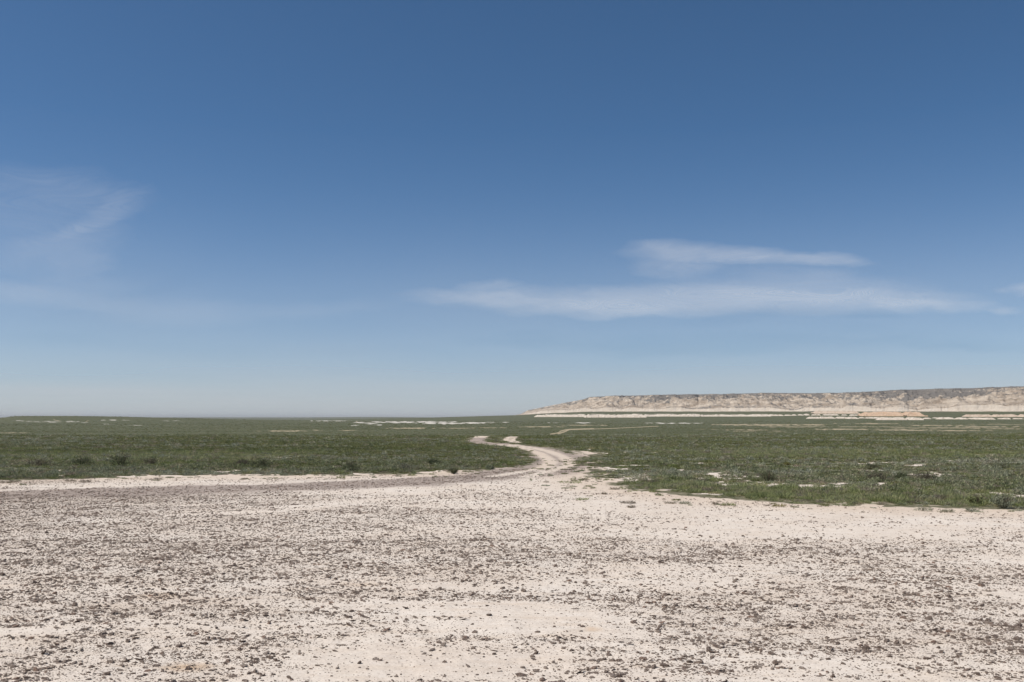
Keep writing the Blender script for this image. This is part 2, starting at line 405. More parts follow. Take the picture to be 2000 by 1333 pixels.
def grid_mesh(name, co, nu, nv, material, smooth_=True, attrs=None, keep=None):
    me = bpy.data.meshes.new(name)
    i, j = np.meshgrid(np.arange(nu - 1), np.arange(nv - 1), indexing='ij')
    q = np.stack([i * nv + j, (i + 1) * nv + j, (i + 1) * nv + j + 1, i * nv + j + 1], -1).reshape(-1, 4)
    if keep is not None: q = q[keep.ravel()[q].any(1)]
    me.vertices.add(len(co)); me.vertices.foreach_set('co', np.asarray(co, np.float32).ravel())
    me.loops.add(q.size); me.loops.foreach_set('vertex_index', q.ravel().astype(np.int32))
    me.polygons.add(len(q)); me.polygons.foreach_set('loop_start', (np.arange(len(q)) * 4).astype(np.int32))
    me.polygons.foreach_set('use_smooth', np.full(len(q), smooth_))
    me.update(calc_edges=True)
    for k, v in (attrs or {}).items():
        me.attributes.new(k, 'FLOAT', 'POINT').data.foreach_set('value', np.asarray(v, np.float32).ravel())
    me.materials.append(material)
    o = bpy.data.objects.new(name, me); COL.objects.link(o)
    return o

# ------------------------------------------------------------------ the escarpment
CM, nt, B = mat('eroded_clay_cliff')
P = N(nt, 'ShaderNodeNewGeometry').outputs['Position']
ch = attr(nt, 'chalk'); vg = attr(nt, 'veg'); gr = attr(nt, 'grass')
rk = mix(nt, ramp(nt, noise(nt, mapping(nt, P, (.012, .012, .05)), 1, 6, .7), [(.38, 0.0), (.62, 1.0)]), (.27, .21, .155), (.53, .45, .36))
vgn = mth(nt, 'ADD', vg, mth(nt, 'MULTIPLY', mth(nt, 'SUBTRACT', noise(nt, mapping(nt, P, (.022, .014, .05)), 1, 6, .72), .5), 2.2))
c = mix(nt, ramp(nt, vgn, [(.44, 0.0), (.58, .92)]), rk, (.135, .125, .115))
strata = noise(nt, mapping(nt, P, (.004, .004, .55)), 1, 3, .6)
c = mix(nt, ramp(nt, strata, [(.60, 0.0), (.68, .35)]), c, (.56, .50, .42))
chn = mth(nt, 'ADD', ch, mth(nt, 'MULTIPLY', mth(nt, 'SUBTRACT', noise(nt, mapping(nt, P, (.03, .03, .06)), 1, 5, .7), .5), .5))
c = mix(nt, ramp(nt, chn, [(.44, 0.0), (.60, 1.0)]), c, mix(nt, noise(nt, mapping(nt, P, (.05, .05, .01)), 1, 5, .7), (.38, .31, .24), (.68, .61, .52)))
c = mix(nt, gr, c, (.085, .092, .048))
nt.links.new(c, B.inputs['Base Color'])
nt.links.new(bump(nt, noise(nt, P, .06, 6, .7), 1.0, 10), B.inputs['Normal'])

def make_cliff():
    t = np.arange(1004, 2360, 1.0)
    s = np.concatenate([np.arange(-120, 0, 12), np.arange(0, 60, 3.), np.arange(60, 900, 5.5), np.geomspace(910, 3000, 20)])
    T, S = np.meshgrid(t, s, indexing='ij')
    Db = foot_dist(t)
    Lx = np.cumsum(np.hypot(np.gradient((t - 1000) / F * Db), np.gradient(Db)))
    L = np.repeat(Lx[:, None], len(s), 1)
    Dt = Db + 620
    ztop = EYE + tanel(np.interp(t, SIL[:, 0], SIL[:, 1])) * Dt
    zt = np.repeat(ztop[:, None], len(s), 1)
    D = Db[:, None] + S
    X = (T - 1000) / F * D; Y = D
    g0 = height((t - 1000) / F * Db, Db)[:, None]
    # spurs and gullies
    sp = 1.2 * (ridged(L / 330, S * 0 + .3, 101, 3) - .5) + .7 * (ridged(L / 150 + S / 900, S / 700, 111, 3) - .5)
    end = smooth(1000, 1120, T)
    sw = S - sp * 260 * smooth(0, 350, S) * (1 - smooth(560, 760, S)) - 40 * (fbm(L / 70, L * 0, 117, 3) - .5)
    band = (.35 + 1.25 * fbm(L[:, 0] / 110, L[:, 0] * 0, 171, 3))[:, None]
    gaps = np.interp(T, [1000, 1040, 1500, 1545, 1580, 1640, 1655, 1765, 1790, 1820, 1900, 2400], [.6, 1, .95, .25, .8, .7, 1.5, .9, .3, .8, 1.7, 2.1])
    hb = 15 * band * gaps * smooth(1015, 1060, T)
    rel = np.maximum(zt - g0 - hb, 1)
    prof = np.interp(sw, [0, 50, 200, 330, 480, 575, 600, 640], [0, .07, .30, .52, .74, .88, .985, 1.0])
    Z = g0 + hb * smooth(6, 24, sw) + hb * .12 * smooth(-60, 6, sw) + rel * prof
    # second, smaller relief
    r2 = ridged(X / 130, Y / 130, 131, 4)
    r3 = ridged(X / 38, Y / 38, 137, 3)
    mid = smooth(60, 160, sw) * (1 - smooth(560, 650, sw)) * smooth(1040, 1200, T)
    Z = Z + (r2 - .62) * 64 * mid + (r3 - .6) * 16 * mid * end
    fl = ridged(L / 16, S * 0, 141, 3)
    Z = Z + (fl - .6) * 8 * smooth(4, 14, sw) * (1 - smooth(40, 80, sw)) * smooth(1015, 1060, T)
    Z = np.where(S > 640, np.minimum(Z, zt + (fbm(X / 90, Y / 90, 151, 2) - .5) * 3), Z)
    Z = np.minimum(Z, zt + (fbm(X / 60, Y / 60, 153, 3) - .5) * 4)
    Z = np.where(S > 1000, Z - (S - 1000) * .01, Z)
    Z = np.where(S < 0, np.minimum(Z, height(X, Y) + 1.5 * smooth(-60, 0, S) - .8), Z)
    gz = np.gradient(Z, axis=1) / np.gradient(S, axis=1)
    hrel = (Z - g0) / np.maximum(zt - g0, 1)
    # chalk foot; on the right broken into wedges
    ch = smooth(-30, 2, sw) * (1 - smooth(.95, 1.25, (Z - g0) / (hb + 1)))
    top = smooth(.80, .97, hrel)
    veg = .32 + .38 * smooth(.35, .85, hrel) + .22 * (.62 - r2) * 2 + .28 * (fbm(X / 350, Y / 200, 161, 3) - .5) * 2 - .15 * (gz > .6)
    veg = veg + .5 * smooth(.955, .995, hrel) * smooth(1120, 1160, T)
    veg = veg - .12 * (T < 1200)
    grass = smooth(-20, -60, sw)
    co = np.stack([X, Y, Z], -1).reshape(-1, 3)
    o = grid_mesh('cliff', co, len(t), len(s), CM, True, dict(chalk=ch, veg=veg, grass=grass))
    o['kind'] = 'structure'; o['label'] = 'long eroded tan escarpment with a flat top and a white chalk foot'
make_cliff()

# ------------------------------------------------------------------ chalk scarps and orange mounds before the escarpment
def rock_mat(name, a, b, dark):
    m, nt, B = mat(name)
    P = N(nt, 'ShaderNodeNewGeometry').outputs['Position']
    c = mix(nt, ramp(nt, noise(nt, mapping(nt, P, (.05, .05, .3)), 1, 5, .7), [(.38, 0.0), (.62, 1.0)]), a, b)
    c = mix(nt, ramp(nt, noise(nt, mapping(nt, P, (.09, .09, .09)), 1, 5, .75), [(.54, 0.0), (.64, .8)]), c, dark)
    c = mix(nt, attr(nt, 'cap'), c, (.10, .10, .062))
    nt.links.new(c, B.inputs['Base Color'])
    nt.links.new(bump(nt, noise(nt, P, .25, 5, .7), 1.0, 2.5), B.inputs['Normal'])
    return m
CHK = rock_mat('white_chalk', (.46, .39, .32), (.63, .56, .475), (.30, .25, .20))
ORA = rock_mat('orange_clay', (.43, .29, .19), (.54, .40, .29), (.30, .21, .15))
PNK = rock_mat('pink_clay', (.44, .34, .26), (.54, .44, .35), (.30, .24, .18))

def mound(px0, px1, pyb, pyt, m, label, seed, flat=.75, veg=0.0, name='chalk_hill'):
    _, D, _ = hit((px0 + px1) / 2, pyb)
    Du = np.array([hit(a_, pyb)[1] for a_ in np.linspace(px0, px1, 7)])
    Du = np.clip(Du, D * .93, D * 1.07)
    Lm = (px1 - px0) / F * D; H = (pyb - pyt) / F * D
    W = H * 6
    nu = int(max(24, min(420, Lm / 1.6))); nv = 44
    u = np.linspace(-.5, .5, nu); v = np.linspace(0, 1, nv)
    U, V = np.meshgrid(u, v, indexing='ij')
    xc = ((px0 + px1) / 2 - 1000) / F * D
    Dc = np.interp(U, np.linspace(-.5, .5, 7), np.convolve(np.pad(Du, 1, mode='edge'), [.25, .5, .25], 'valid'))
    X = (((px0 + px1) / 2 + U * (px1 - px0)) - 1000) / F * Dc; Y = Dc + V * W
    sp = (ridged(X / (H * 1.7), X * 0, seed, 3) - .55)
    e = (0.5 - np.abs(U)) * Lm + sp * H * .8
    endp = np.clip(e / (H * 1.7), 0, 1)
    front = np.clip((V * W + (sp - .42) * H * 1.7 * (1 - V)) / (H * 1.5), 0, 1) * smooth(0, .03, V)
    back = np.clip((1 - V) * W / (H * 1.6), 0, 1)
    pr = np.minimum(np.minimum(front, endp), back)
    topv = flat + (1 - flat) * fbm(X / (H * 4), Y / (H * 4), seed + 5, 3) * 1.6
    Z = height(X, Y) + H * np.minimum(pr ** .85 * 1.12, topv * 1.0) + (ridged(X / (H * .8), Y / (H * 1.6), seed + 9, 2) - .6) * H * .30 * (pr > .03) - .4
    Z = np.where((pr <= .004) | (V <= 0), height(X, Y) - 1.5, Z)
    cap = veg * smooth(.85, 1.0, pr)
    o = grid_mesh(name, np.stack([X, Y, Z], -1).reshape(-1, 3), nu, nv, m, True, dict(cap=cap))
    o['kind'] = 'structure'; o['label'] = label
    return o
k = 0
# the long low white scarp in front of the escarpment
for a, b, yb, yt, lab in [(1043, 1150, 815.0, 809.8, 'left piece of the low white chalk scarp before the escarpment'), (1142, 1262, 816.0, 809.6, 'widest white piece of the low chalk scarp, where it dips nearest'),
                          (1256, 1372, 814.0, 809.4, 'third piece of the low white chalk scarp'), (1368, 1506, 814.0, 809.8, 'right piece of the low white chalk scarp, broken into tongues')]:
    mound(a, b, yb, yt, CHK, lab, 300 + k, .45, .6); k += 7
for (a, b, yb, yt) in [(1500, 1516, 813, 810), (1512, 1530, 813, 810), (1533, 1545, 812.6, 810), (1546, 1556, 812.4, 810), (1559, 1568, 812, 809.6), (1571, 1582, 812, 809), (1586, 1603, 812, 809.6),
                       (1608, 1638, 812, 809.4), (1644, 1654, 812, 810), (1660, 1690, 812.4, 810),
                       (1578, 1604, 818.2, 814.6), (1600, 1632, 818.2, 814.4), (1634, 1656, 818, 814.6), (1655, 1677, 818.6, 814.8), (1678, 1690, 817.6, 815.2), (1692, 1708, 818, 815), (1706, 1720, 818, 815.2),
                       (1719, 1752, 821, 815.2), (1744, 1775, 821, 815.4), (1772, 1790, 820.6, 815.6), (1783, 1804, 821, 816), (1806, 1819, 819, 815.8), (1822, 1832, 817.6, 815.6),
                       (1833, 1864, 819.4, 815.6), (1868, 1891, 819.6, 816), (1892, 1903, 819, 816.4), (1902, 1924, 819.8, 816), (1922, 1943, 820, 816.2), (1950, 1960, 819.2, 817), (1958, 1974, 819.4, 816.6), (1980, 1998, 819.2, 816.8), (2004, 2040, 819.2, 816.2)]:
    mound(a, b, yb, yt, CHK, 'small white chalk hill at the foot of the escarpment', 340 + k, .68, .25); k += 1
mound(1688, 1772, 813.6, 805.4, ORA, 'broad orange clay hill left of its twin in front of the escarpment', 401, .8, .15, 'clay_hill')
mound(1770, 1812, 813.8, 805.0, ORA, 'steep orange clay hill right of its twin in front of the escarpment', 402, .85, .1, 'clay_hill')
mound(1888, 1942, 815, 810.0, PNK, 'long pink clay hill near the right end of the escarpment foot', 403, .8, .3, 'clay_hill')
mound(1944, 1992, 815, 809.8, PNK, 'pink clay hill beside the long one at the right edge', 404, .8, .3, 'clay_hill')
mound(1996, 2060, 815, 809.8, PNK, 'pink clay hill cut by the right edge of the view', 405, .8, .3, 'clay_hill')
mound(1590, 1680, 808.6, 803.4, PNK, 'thin pinkish ledge between the chalk wedge and the orange hill', 406, .8, .5, 'clay_hill')

# ------------------------------------------------------------------ plants
def leaf_mat(name, pal, dry):
    m, nt, B = mat(name)
    oi = N(nt, 'ShaderNodeObjectInfo')
    loc = oi.outputs['Location']
    n1 = noise(nt, mapping(nt, loc, (.025, .11, 0)), 1, 4, .6)
    n2 = noise(nt, mapping(nt, loc, (.7, .9, 0)), 1, 2, .6)
    f = mth(nt, 'ADD', mth(nt, 'MULTIPLY', n1, .62), mth(nt, 'MULTIPLY', n2, .38))
    c = ramp(nt, f, [(.41, pal[0]), (.49, pal[1]), (.57, pal[2])])
    c = mix(nt, ramp(nt, oi.outputs['Random'], [(.72, 0.0), (.92, .7)]), c, dry)
    hv = mth(nt, 'ADD', mth(nt, 'MULTIPLY', attr(nt, 'tint'), .7), .65)
    cc = N(nt, 'ShaderNodeMix', data_type='RGBA', blend_type='MULTIPLY'); cc.inputs[0].default_value = 1
    nt.links.new(c, cc.inputs[6]); nt.links.new(hv, cc.inputs[7])
    nt.links.new(cc.outputs[2], B.inputs['Base Color'])
    B.inputs['Roughness'].default_value = .7
    tr = N(nt, 'ShaderNodeBsdfTranslucent'); nt.links.new(cc.outputs[2], tr.inputs[0])
    ms = N(nt, 'ShaderNodeMixShader'); ms.inputs[0].default_value = .25
    nt.links.new(B.outputs[0], ms.inputs[1]); nt.links.new(tr.outputs[0], ms.inputs[2])
    nt.links.new(ms.outputs[0], nt.nodes['Material Output'].inputs[0])
    return m
OLIVE = leaf_mat('olive_leaf', [(.148, .165, .056), (.178, .190, .075), (.215, .222, .110)], (.21, .19, .10))
SCRUB = leaf_mat('scrub_leaf', [(.172, .190, .090), (.242, .256, .150), (.330, .336, .250)], (.33, .28, .20))
GRASS = leaf_mat('grass_blade', [(.185, .215, .080), (.240, .262, .112), (.295, .310, .160)], (.36, .32, .19))
DRY = leaf_mat('dry_twig', [(.24, .205, .15), (.28, .235, .18), (.32, .275, .21)], (.20, .17, .13))
STEM, nt, B = mat('woody_stem'); B.inputs['Base Color'].default_value = (.085, .065, .045, 1)
P_ = N(nt, 'ShaderNodeNewGeometry').outputs['Position']
nt.links.new(mix(nt, noise(nt, P_, 30, 3), (.06, .048, .035), (.14, .11, .08)), B.inputs['Base Color'])

def leafy(name, n, rad, hgt, blade, width, spread, material, seed, upright=.5, clumps=0):
    """many small pointed leaves spread through a low dome"""
    g = np.random.default_rng(seed)
    if clumps:
        cc = np.stack([g.normal(0, rad * .5, clumps), g.normal(0, rad * .5, clumps), g.uniform(.15, .75, clumps) * hgt], -1)
    co = []; tint = []
    for i in range(n):
        if clumps:
            c0 = cc[g.integers(clumps)]; b = c0 + g.normal(0, rad * .22, 3) * [1, 1, .7]; b[2] = abs(b[2])
            az = g.uniform(0, 6.283); el = g.uniform(.1, 1.5)
        else:
            az = g.uniform(0, 6.283); rr = rad * math.sqrt(g.uniform()) * spread
            b = np.array([rr * math.cos(az), rr * math.sin(az), g.uniform(0, .45) * hgt * (1 - rr / rad * .6)])
            el = upright + g.uniform(-.5, .6) - rr / rad * .35
            el = max(.05, min(1.5, el)); az += g.normal(0, .6)
        L = blade * g.uniform(.6, 1.25)
        d = np.array([math.cos(az) * math.cos(el), math.sin(az) * math.cos(el), math.sin(el)])
        sd_ = np.cross(d, g.normal(0, 1, 3)); sd_ /= np.linalg.norm(sd_) + 1e-9
        w = width * g.uniform(.6, 1.3)
        tip = b + d * L; tip[2] = max(tip[2] - .12 * L * g.uniform(), .005)
        mid = b + d * L * .5
        co += [b - sd_ * w * .25, mid + sd_ * w * .5, tip, mid - sd_ * w * .5]
        tint += [g.uniform(0, 1)] * 4
    co = np.array(co); f = np.arange(len(co)).reshape(-1, 4)
    me = bpy.data.meshes.new(name); me.from_pydata(co.tolist(), [], f.tolist())
    me.attributes.new('tint', 'FLOAT', 'POINT').data.foreach_set('value', np.array(tint, np.float32))
    me.materials.append(material)
    return me

def stems_mesh(name, n, rad, hgt, seed, th=.008):
    g = np.random.default_rng(seed); vs = []; fs = []
    def tube(p, q, r0, r1):
        d = q - p; L = np.linalg.norm(d); d = d / (L + 1e-9)
        a = np.cross(d, [.3, .9, .2]); a /= np.linalg.norm(a); b = np.cross(d, a)
        k0 = len(vs)
        for c_, r in ((p, r0), (q, r1)):
            for k in range(4):
                an = k * math.pi / 2
                vs.append((c_ + (a * math.cos(an) + b * math.sin(an)) * r).tolist())
        for k in range(4): fs.append((k0 + k, k0 + (k + 1) % 4, k0 + 4 + (k + 1) % 4, k0 + 4 + k))
    for i in range(n):
        az = g.uniform(0, 6.283); el = g.uniform(.55, 1.5)
        p = np.array([g.normal(0, rad * .07), g.normal(0, rad * .07), -.02])
        d = np.array([math.cos(az) * math.cos(el), math.sin(az) * math.cos(el), math.sin(el)])
        L = hgt * g.uniform(.55, .98) / max(math.sin(el), .6)
        m1 = p + d * L * .5 + g.normal(0, .06 * hgt, 3); q = p + d * L; q[2] = min(q[2], hgt * .97)
        tube(p, m1, th, th * .7); tube(m1, q, th * .7, th * .35)
        for k in range(3):
            s0 = m1 + (q - m1) * g.uniform(0, .7); e = s0 + (d + g.normal(0, .5, 3)) * L * .28
            e[2] = max(e[2], .03); tube(s0, e, th * .5, th * .2)
    me = bpy.data.meshes.new(name); me.from_pydata(vs, [], fs); me.materials.append(STEM)
    return me

proto_scrub = [leafy('scrub_a', 120, .17, .16, .10, .022, 1, SCRUB, 1, .8), leafy('scrub_b', 150, .22, .20, .09, .024, 1, SCRUB, 2, .7), leafy('scrub_c', 110, .15, .24, .09, .022, 1, SCRUB, 3, 1.0, 9),
               leafy('scrub_d', 140, .20, .13, .12, .020, 1, OLIVE, 4, .9), leafy('scrub_e', 90, .16, .18, .13, .015, 1, DRY, 5, .9)]
proto_grass = [leafy('grass_a', 110, .13, .08, .20, .012, 1, GRASS, 11, 1.15), leafy('grass_b', 90, .10, .06, .26, .011, 1, GRASS, 12, 1.2), leafy('grass_c', 120, .16, .08, .15, .014, 1, GRASS, 13, 1.0), leafy('grass_d', 70, .12, .08, .22, .010, 1, DRY, 14, 1.1)]

def scatter(name, co, scale, rotz, idx, protos, tilt=None, zs=None, label=None):
    """one object of ground cover: a point per plant or stone, a small mesh put on each"""
    me = bpy.data.meshes.new(name)
    n = len(co)
    me.vertices.add(n); me.vertices.foreach_set('co', np.asarray(co, np.float32).ravel())
    sc3 = np.asarray(scale, np.float32)
    if sc3.ndim == 1: sc3 = np.stack([sc3] * 3, -1)
    me.attributes.new('sc', 'FLOAT_VECTOR', 'POINT').data.foreach_set('vector', sc3.ravel())
    rot = np.zeros((n, 3), np.float32); rot[:, 2] = rotz
    if tilt is not None: rot[:, :2] = tilt
    me.attributes.new('rt', 'FLOAT_VECTOR', 'POINT').data.foreach_set('vector', rot.ravel())
    me.attributes.new('ix', 'INT', 'POINT').data.foreach_set('value', np.asarray(idx, np.int32))
    o = bpy.data.objects.new(name, me); COL.objects.link(o)
    pc = bpy.data.collections.new(name + '_kinds')
    for i, p in enumerate(protos):
        po = bpy.data.objects.new('%s_kind_%02d' % (name, i), p); pc.objects.link(po)
    ng = bpy.data.node_groups.new(name, 'GeometryNodeTree')
    ng.interface.new_socket('Geometry', in_out='INPUT', socket_type='NodeSocketGeometry')
    ng.interface.new_socket('Geometry', in_out='OUTPUT', socket_type='NodeSocketGeometry')
    gi = ng.nodes.new('NodeGroupInput'); go = ng.nodes.new('NodeGroupOutput')
    iop = ng.nodes.new('GeometryNodeInstanceOnPoints')
    ci = ng.nodes.new('GeometryNodeCollectionInfo'); ci.inputs['Collection'].default_value = pc
    ci.inputs['Separate Children'].default_value = True; ci.inputs['Reset Children'].default_value = True
    iop.inputs['Pick Instance'].default_value = True
    def na(nm, dt):
        a = ng.nodes.new('GeometryNodeInputNamedAttribute'); a.data_type = dt; a.inputs['Name'].default_value = nm
        return [s for s in a.outputs if s.enabled and s.name == 'Attribute'][0]
    L = ng.links
    L.new(gi.outputs[0], iop.inputs['Points']); L.new(ci.outputs[0], iop.inputs['Instance'])
    L.new(na('sc', 'FLOAT_VECTOR'), iop.inputs['Scale'])
    L.new(na('ix', 'INT'), iop.inputs['Instance Index'])
    er = ng.nodes.new('FunctionNodeEulerToRotation'); L.new(na('rt', 'FLOAT_VECTOR'), er.inputs[0]); L.new(er.outputs[0], iop.inputs['Rotation'])
    L.new(iop.outputs[0], go.inputs[0])
    md = o.modifiers.new('scatter', 'NODES'); md.node_group = ng
    o['kind'] = 'stuff'
    if label: o['label'] = label
    return o

def sample_wedge(y0, y1, dens, k=.60, pad=3):
    n = int(((k * (y1 ** 2 - y0 ** 2)) + 2 * pad * (y1 - y0)) * dens)
    y = np.sqrt(rng.uniform(y0 ** 2, y1 ** 2, n)); x = rng.uniform(-1, 1, n) * (k * y + pad)
    return x, y

def cover():
    xs = []; ys = []; ss = []
    for y0, y1, dn, s in ((22, 48, 22, 1.0), (48, 75, 13, 1.25), (75, 110, 7, 1.6), (110, 190, 3.4, 2.1)):
        x, y = sample_wedge(y0, y1, dn); xs.append(x); ys.append(y); ss.append(np.full(len(x), s))
    x = np.concatenate(xs); y = np.concatenate(ys); s = np.concatenate(ss)
    sdv = bare_sd(x, y)
    px, py = project(x, y, 0 * x)
    n1 = fbm(x / 3.2, y / 2.0, 241, 4); n2 = fbm(x / .9, y / .7, 247, 3)
    dens = smooth(.35, -1.5, sdv + (n1 - .5) * np.where(px > 1100, 3.6, 2.4) + (n2 - .5) * 2.4)
    hole = hole_field(x, y, px, py)
    keep = rng.uniform(size=len(x)) < dens * (1 - hole * np.where(y > 70, .6, .88))
    x, y, s, sdv, px, py, n1, n2 = [a[keep] for a in (x, y, s, sdv, px, py, n1, n2)]
    z = height(x, y)
    big = fbm(x / 22, y / 16, 211, 3)
    # grass strip along the lot on the right, short grass patches elsewhere
    strip = smooth(1180, 1300, px) * np.exp(-((py - np.interp(px, [1200, 1400, 1600, 2000], [955, 964, 972, 984])) / 13.) ** 2)
    isg = rng.uniform(size=len(x)) < np.clip(strip * .85 + smooth(.52, .62, big) * .5 * (y < 80) + .15 * smooth(-2.5, -.5, sdv), 0, .95)
    s = s * rng.uniform(.55, 1.25, len(x)) * (.7 + .6 * n2) * np.clip(.50 + (-sdv) * np.where(px > 1100, .16, .35), .42, 1)
    sz = s * .8 * np.where(y > 48, .8, 1) * np.where(y > 110, .75, 1)
    idx = rng.choice(5, len(x), p=[.32, .28, .16, .12, .12])
    band = smooth(50, 64, y + (fbm(x / 30, y / 6, 261, 3) - .5) * 46) * np.clip(.25 + 1.5 * (fbm(x / 90, y / 7, 263, 3) - .2), 0, 1)
    idx = np.where(rng.uniform(size=len(x)) < band * .85, 3, idx)
    sc3 = np.stack([s, s, sz], -1)
    rot = rng.uniform(0, 6.283, len(x))
    co = np.stack([x, y, z - .01], -1)
    a = ~isg
    scatter('scrub', co[a], sc3[a], rot[a], idx[a], proto_scrub, label='low grey green scrub covering the plain')
    gi = rng.choice(4, isg.sum(), p=[.34, .2, .34, .12])
    scatter('grass', co[isg], sc3[isg] * 1.05, rot[isg], gi, proto_grass, label='short bright green grass growing among the scrub')
    # the same scrub on the lower plain beyond the crest
    nf = 60000
    fpx = rng.uniform(-60, 2060, nf); fpy = rng.uniform(819.5, 850.5, nf)
    yf = 14.4 * F / (fpy - HY); xf = (fpx - 1000) / F * yf
    zf = height(xf, yf); qx, qy = project(xf, yf, zf)
    a1, a2 = far_pale(qx, qy, xf, yf)
    kf = (np.maximum(a1, a2) < .15) & (yf < 5200) & (yf > 800) & (yf < foot_dist(fpx) * .68)
    kf &= rng.uniform(size=nf) < .35 + .65 * smooth(.40, .58, fbm(xf / 160, yf / 90, 251, 3))
    xf, yf, zf = xf[kf], yf[kf], zf[kf]; sf = yf / F / .2 * rng.uniform(.5, 1.25, len(xf))
    scatter('scrub', np.stack([xf, yf, zf - .05], -1), np.stack([sf * 1.6, sf * 1.6, sf * .8], -1), rng.uniform(0, 6.28, len(xf)), rng.choice(5, len(xf), p=[.22, .18, .10, .46, .04]), proto_scrub, label='dull green scrub on the far plain below the crest')
    # sprigs on the bare verge
    xv, yv = sample_wedge(22, 60, 9)
    sv = bare_sd(xv, yv); nn = fbm(xv / .8, yv / .6, 221, 3)
    kp = (sv > -.6) & (sv < 2.6) & (nn > .53 + .14 * np.clip(sv, 0, 3) / 3)
    pv, _ = project(xv, yv, 0 * xv); kp &= (rng.uniform(size=len(xv)) < .5) 
    xv, yv = xv[kp], yv[kp]
    sv = rng.uniform(.25, .6, len(xv))
    scatter('weeds', np.stack([xv, yv, height(xv, yv)], -1), np.stack([sv, sv, sv * .8], -1), rng.uniform(0, 6.28, len(xv)), rng.choice(5, len(xv), p=[.2, .2, .1, .2, .3]), proto_scrub, label='scattered small weeds on the sandy verge')
    print('plants', len(x), len(xv))
cover()

# single shrubs one can pick out:  px, py of the base, height px, width px, kind, name, label
PL = [
 (235, 912, 30, 42, 0, 'shrub', 'tallest dark olive shrub standing above the scrub left of the road'),
 (160, 911, 20, 55, 0, 'shrub', 'wide dark shrub just left of the tallest one'),
 (78, 912, 17, 50, 2, 'shrub', 'brownish twiggy shrub near the left end of the scrub'),
 (296, 909, 16, 36, 2, 'shrub', 'low brown shrub just right of the tallest one'),
 (512, 915, 22, 46, 0, 'shrub', 'dark twiggy shrub in the middle of the left scrub'),
 (474, 912, 16, 26, 2, 'shrub', 'small brownish shrub beside the dark twiggy one'),
 (684, 922, 23, 52, 0, 'shrub', 'broad dark green shrub close to the sandy verge'),
 (790, 919, 14, 40, 1, 'shrub', 'grey green bush near the verge between the broad shrub and the road bend'),
 (845, 909, 13, 30, 0, 'shrub', 'dark bush some way behind the verge left of the bend'),
 (886, 926, 12, 17, 0, 'shrub', 'small dark round bush alone at the edge of the verge'),
 (957, 917, 9, 22, 1, 'shrub', 'low bush on the verge nearest the road bend'),
 (1500, 942, 24, 34, 0, 'shrub', 'dark green bush beside the bare patches right of the road'),
 (1716, 941, 18, 44, 2, 'shrub', 'brown twiggy bush behind the grass strip on the right'),
 (1760, 938, 15, 26, 0, 'shrub', 'dark bush between two brown ones on the right'),
 (1812, 940, 18, 38, 2, 'shrub', 'brown bush farthest right of a row of three'),
 (1706, 918, 12, 24, 0, 'shrub', 'small dark bush standing farther back on the right plain'),
 (1952, 917, 12, 26, 0, 'shrub', 'dark bush far back by the right edge'),
 (1320, 918, 11, 26, 3, 'shrub', 'fresh green bush far back right of the road'),
 (1538, 911, 8, 10, 4, 'shrub', 'small yellowish plant alone in the scrub'),
 (1962, 994, 32, 56, 1, 'shrub', 'nearest grey green bush at the right end of the grass strip'),
 (1905, 988, 22, 30, 3, 'shrub', 'fresh green bush left of the nearest grey one'),
 (8, 944, 9, 26, 2, 'grass_tuft', 'dark tuft on the sand at the far left'),
 (28, 943, 7, 20, 2, 'grass_tuft', 'second tuft on the sand from the left'),
 (137, 941, 8, 18, 2, 'grass_tuft', 'brown tuft on the sand below the wide dark shrub'),
 (165, 942, 6, 18, 2, 'grass_tuft', 'flat brown tuft right beside the brown one on the sand'),
 (306, 938, 6, 22, 2, 'grass_tuft', 'thin brown tuft on the verge right of the tallest shrub'),
 (665, 935, 7, 15, 3, 'grass_tuft', 'green tuft on the verge below the broad dark shrub'),
 (805, 930, 7, 13, 3, 'grass_tuft', 'green tuft on the verge left of the round bush'),
 (1115, 944, 6, 40, 3, 'grass_tuft', 'long flat green tuft on bare ground beside the road mouth'),
 (1137, 977, 4, 22, 3, 'grass_tuft', 'lone flat green tuft in the middle of the bare ground'),
 (1180, 966, 4, 7, 2, 'grass_tuft', 'tiny dark tuft between the lone flat one and the grass'),
 (1200, 957, 5, 18, 2, 'grass_tuft', 'brownish tuft just off the corner of the grass'),
 (1225, 984, 6, 26, 2, 'grass_tuft', 'wiry brown tuft in front of the grass corner'),
 (1232, 992, 4, 12, 2, 'grass_tuft', 'small dry tuft below the wiry brown one'),
 (1308, 984, 4, 18, 2, 'grass_tuft', 'flat dark tuft in front of the grass strip'),
 (1338, 985, 5, 20, 1, 'grass_tuft', 'grey green tuft in front of the grass strip'),
 (1397, 986, 5, 8, 2, 'grass_tuft', 'upright dry sprig in front of the grass strip'),
 (1424, 988, 5, 24, 3, 'grass_tuft', 'yellowish green tuft in front of the grass strip'),
 (1522, 990, 5, 22, 4, 'grass_tuft', 'straw coloured tuft at the foot of the grass strip'),
 (1804, 998, 8, 30, 1, 'grass_tuft', 'grey green tuft at the foot of the right grass strip'),
 (1850, 1001, 6, 24, 1, 'grass_tuft', 'low tuft right of the grey green one on the right'),
 (1900, 999, 7, 22, 1, 'grass_tuft', 'rounded tuft below the fresh green bush on the right'),
]
DARK = leaf_mat('dark_shrub_leaf', [(.105, .120, .062), (.122, .134, .072), (.145, .150, .09)], (.15, .14, .095))
SAGE = leaf_mat('grey_shrub_leaf', [(.19, .21, .13), (.22, .235, .155), (.25, .26, .18)], (.26, .24, .17))
BRN = leaf_mat('brown_shrub_leaf', [(.15, .135, .09), (.18, .16, .11), (.21, .185, .13)], (.16, .14, .10))
YEL = leaf_mat('yellow_leaf', [(.24, .23, .08), (.26, .24, .09), (.28, .25, .12)], (.26, .22, .11))
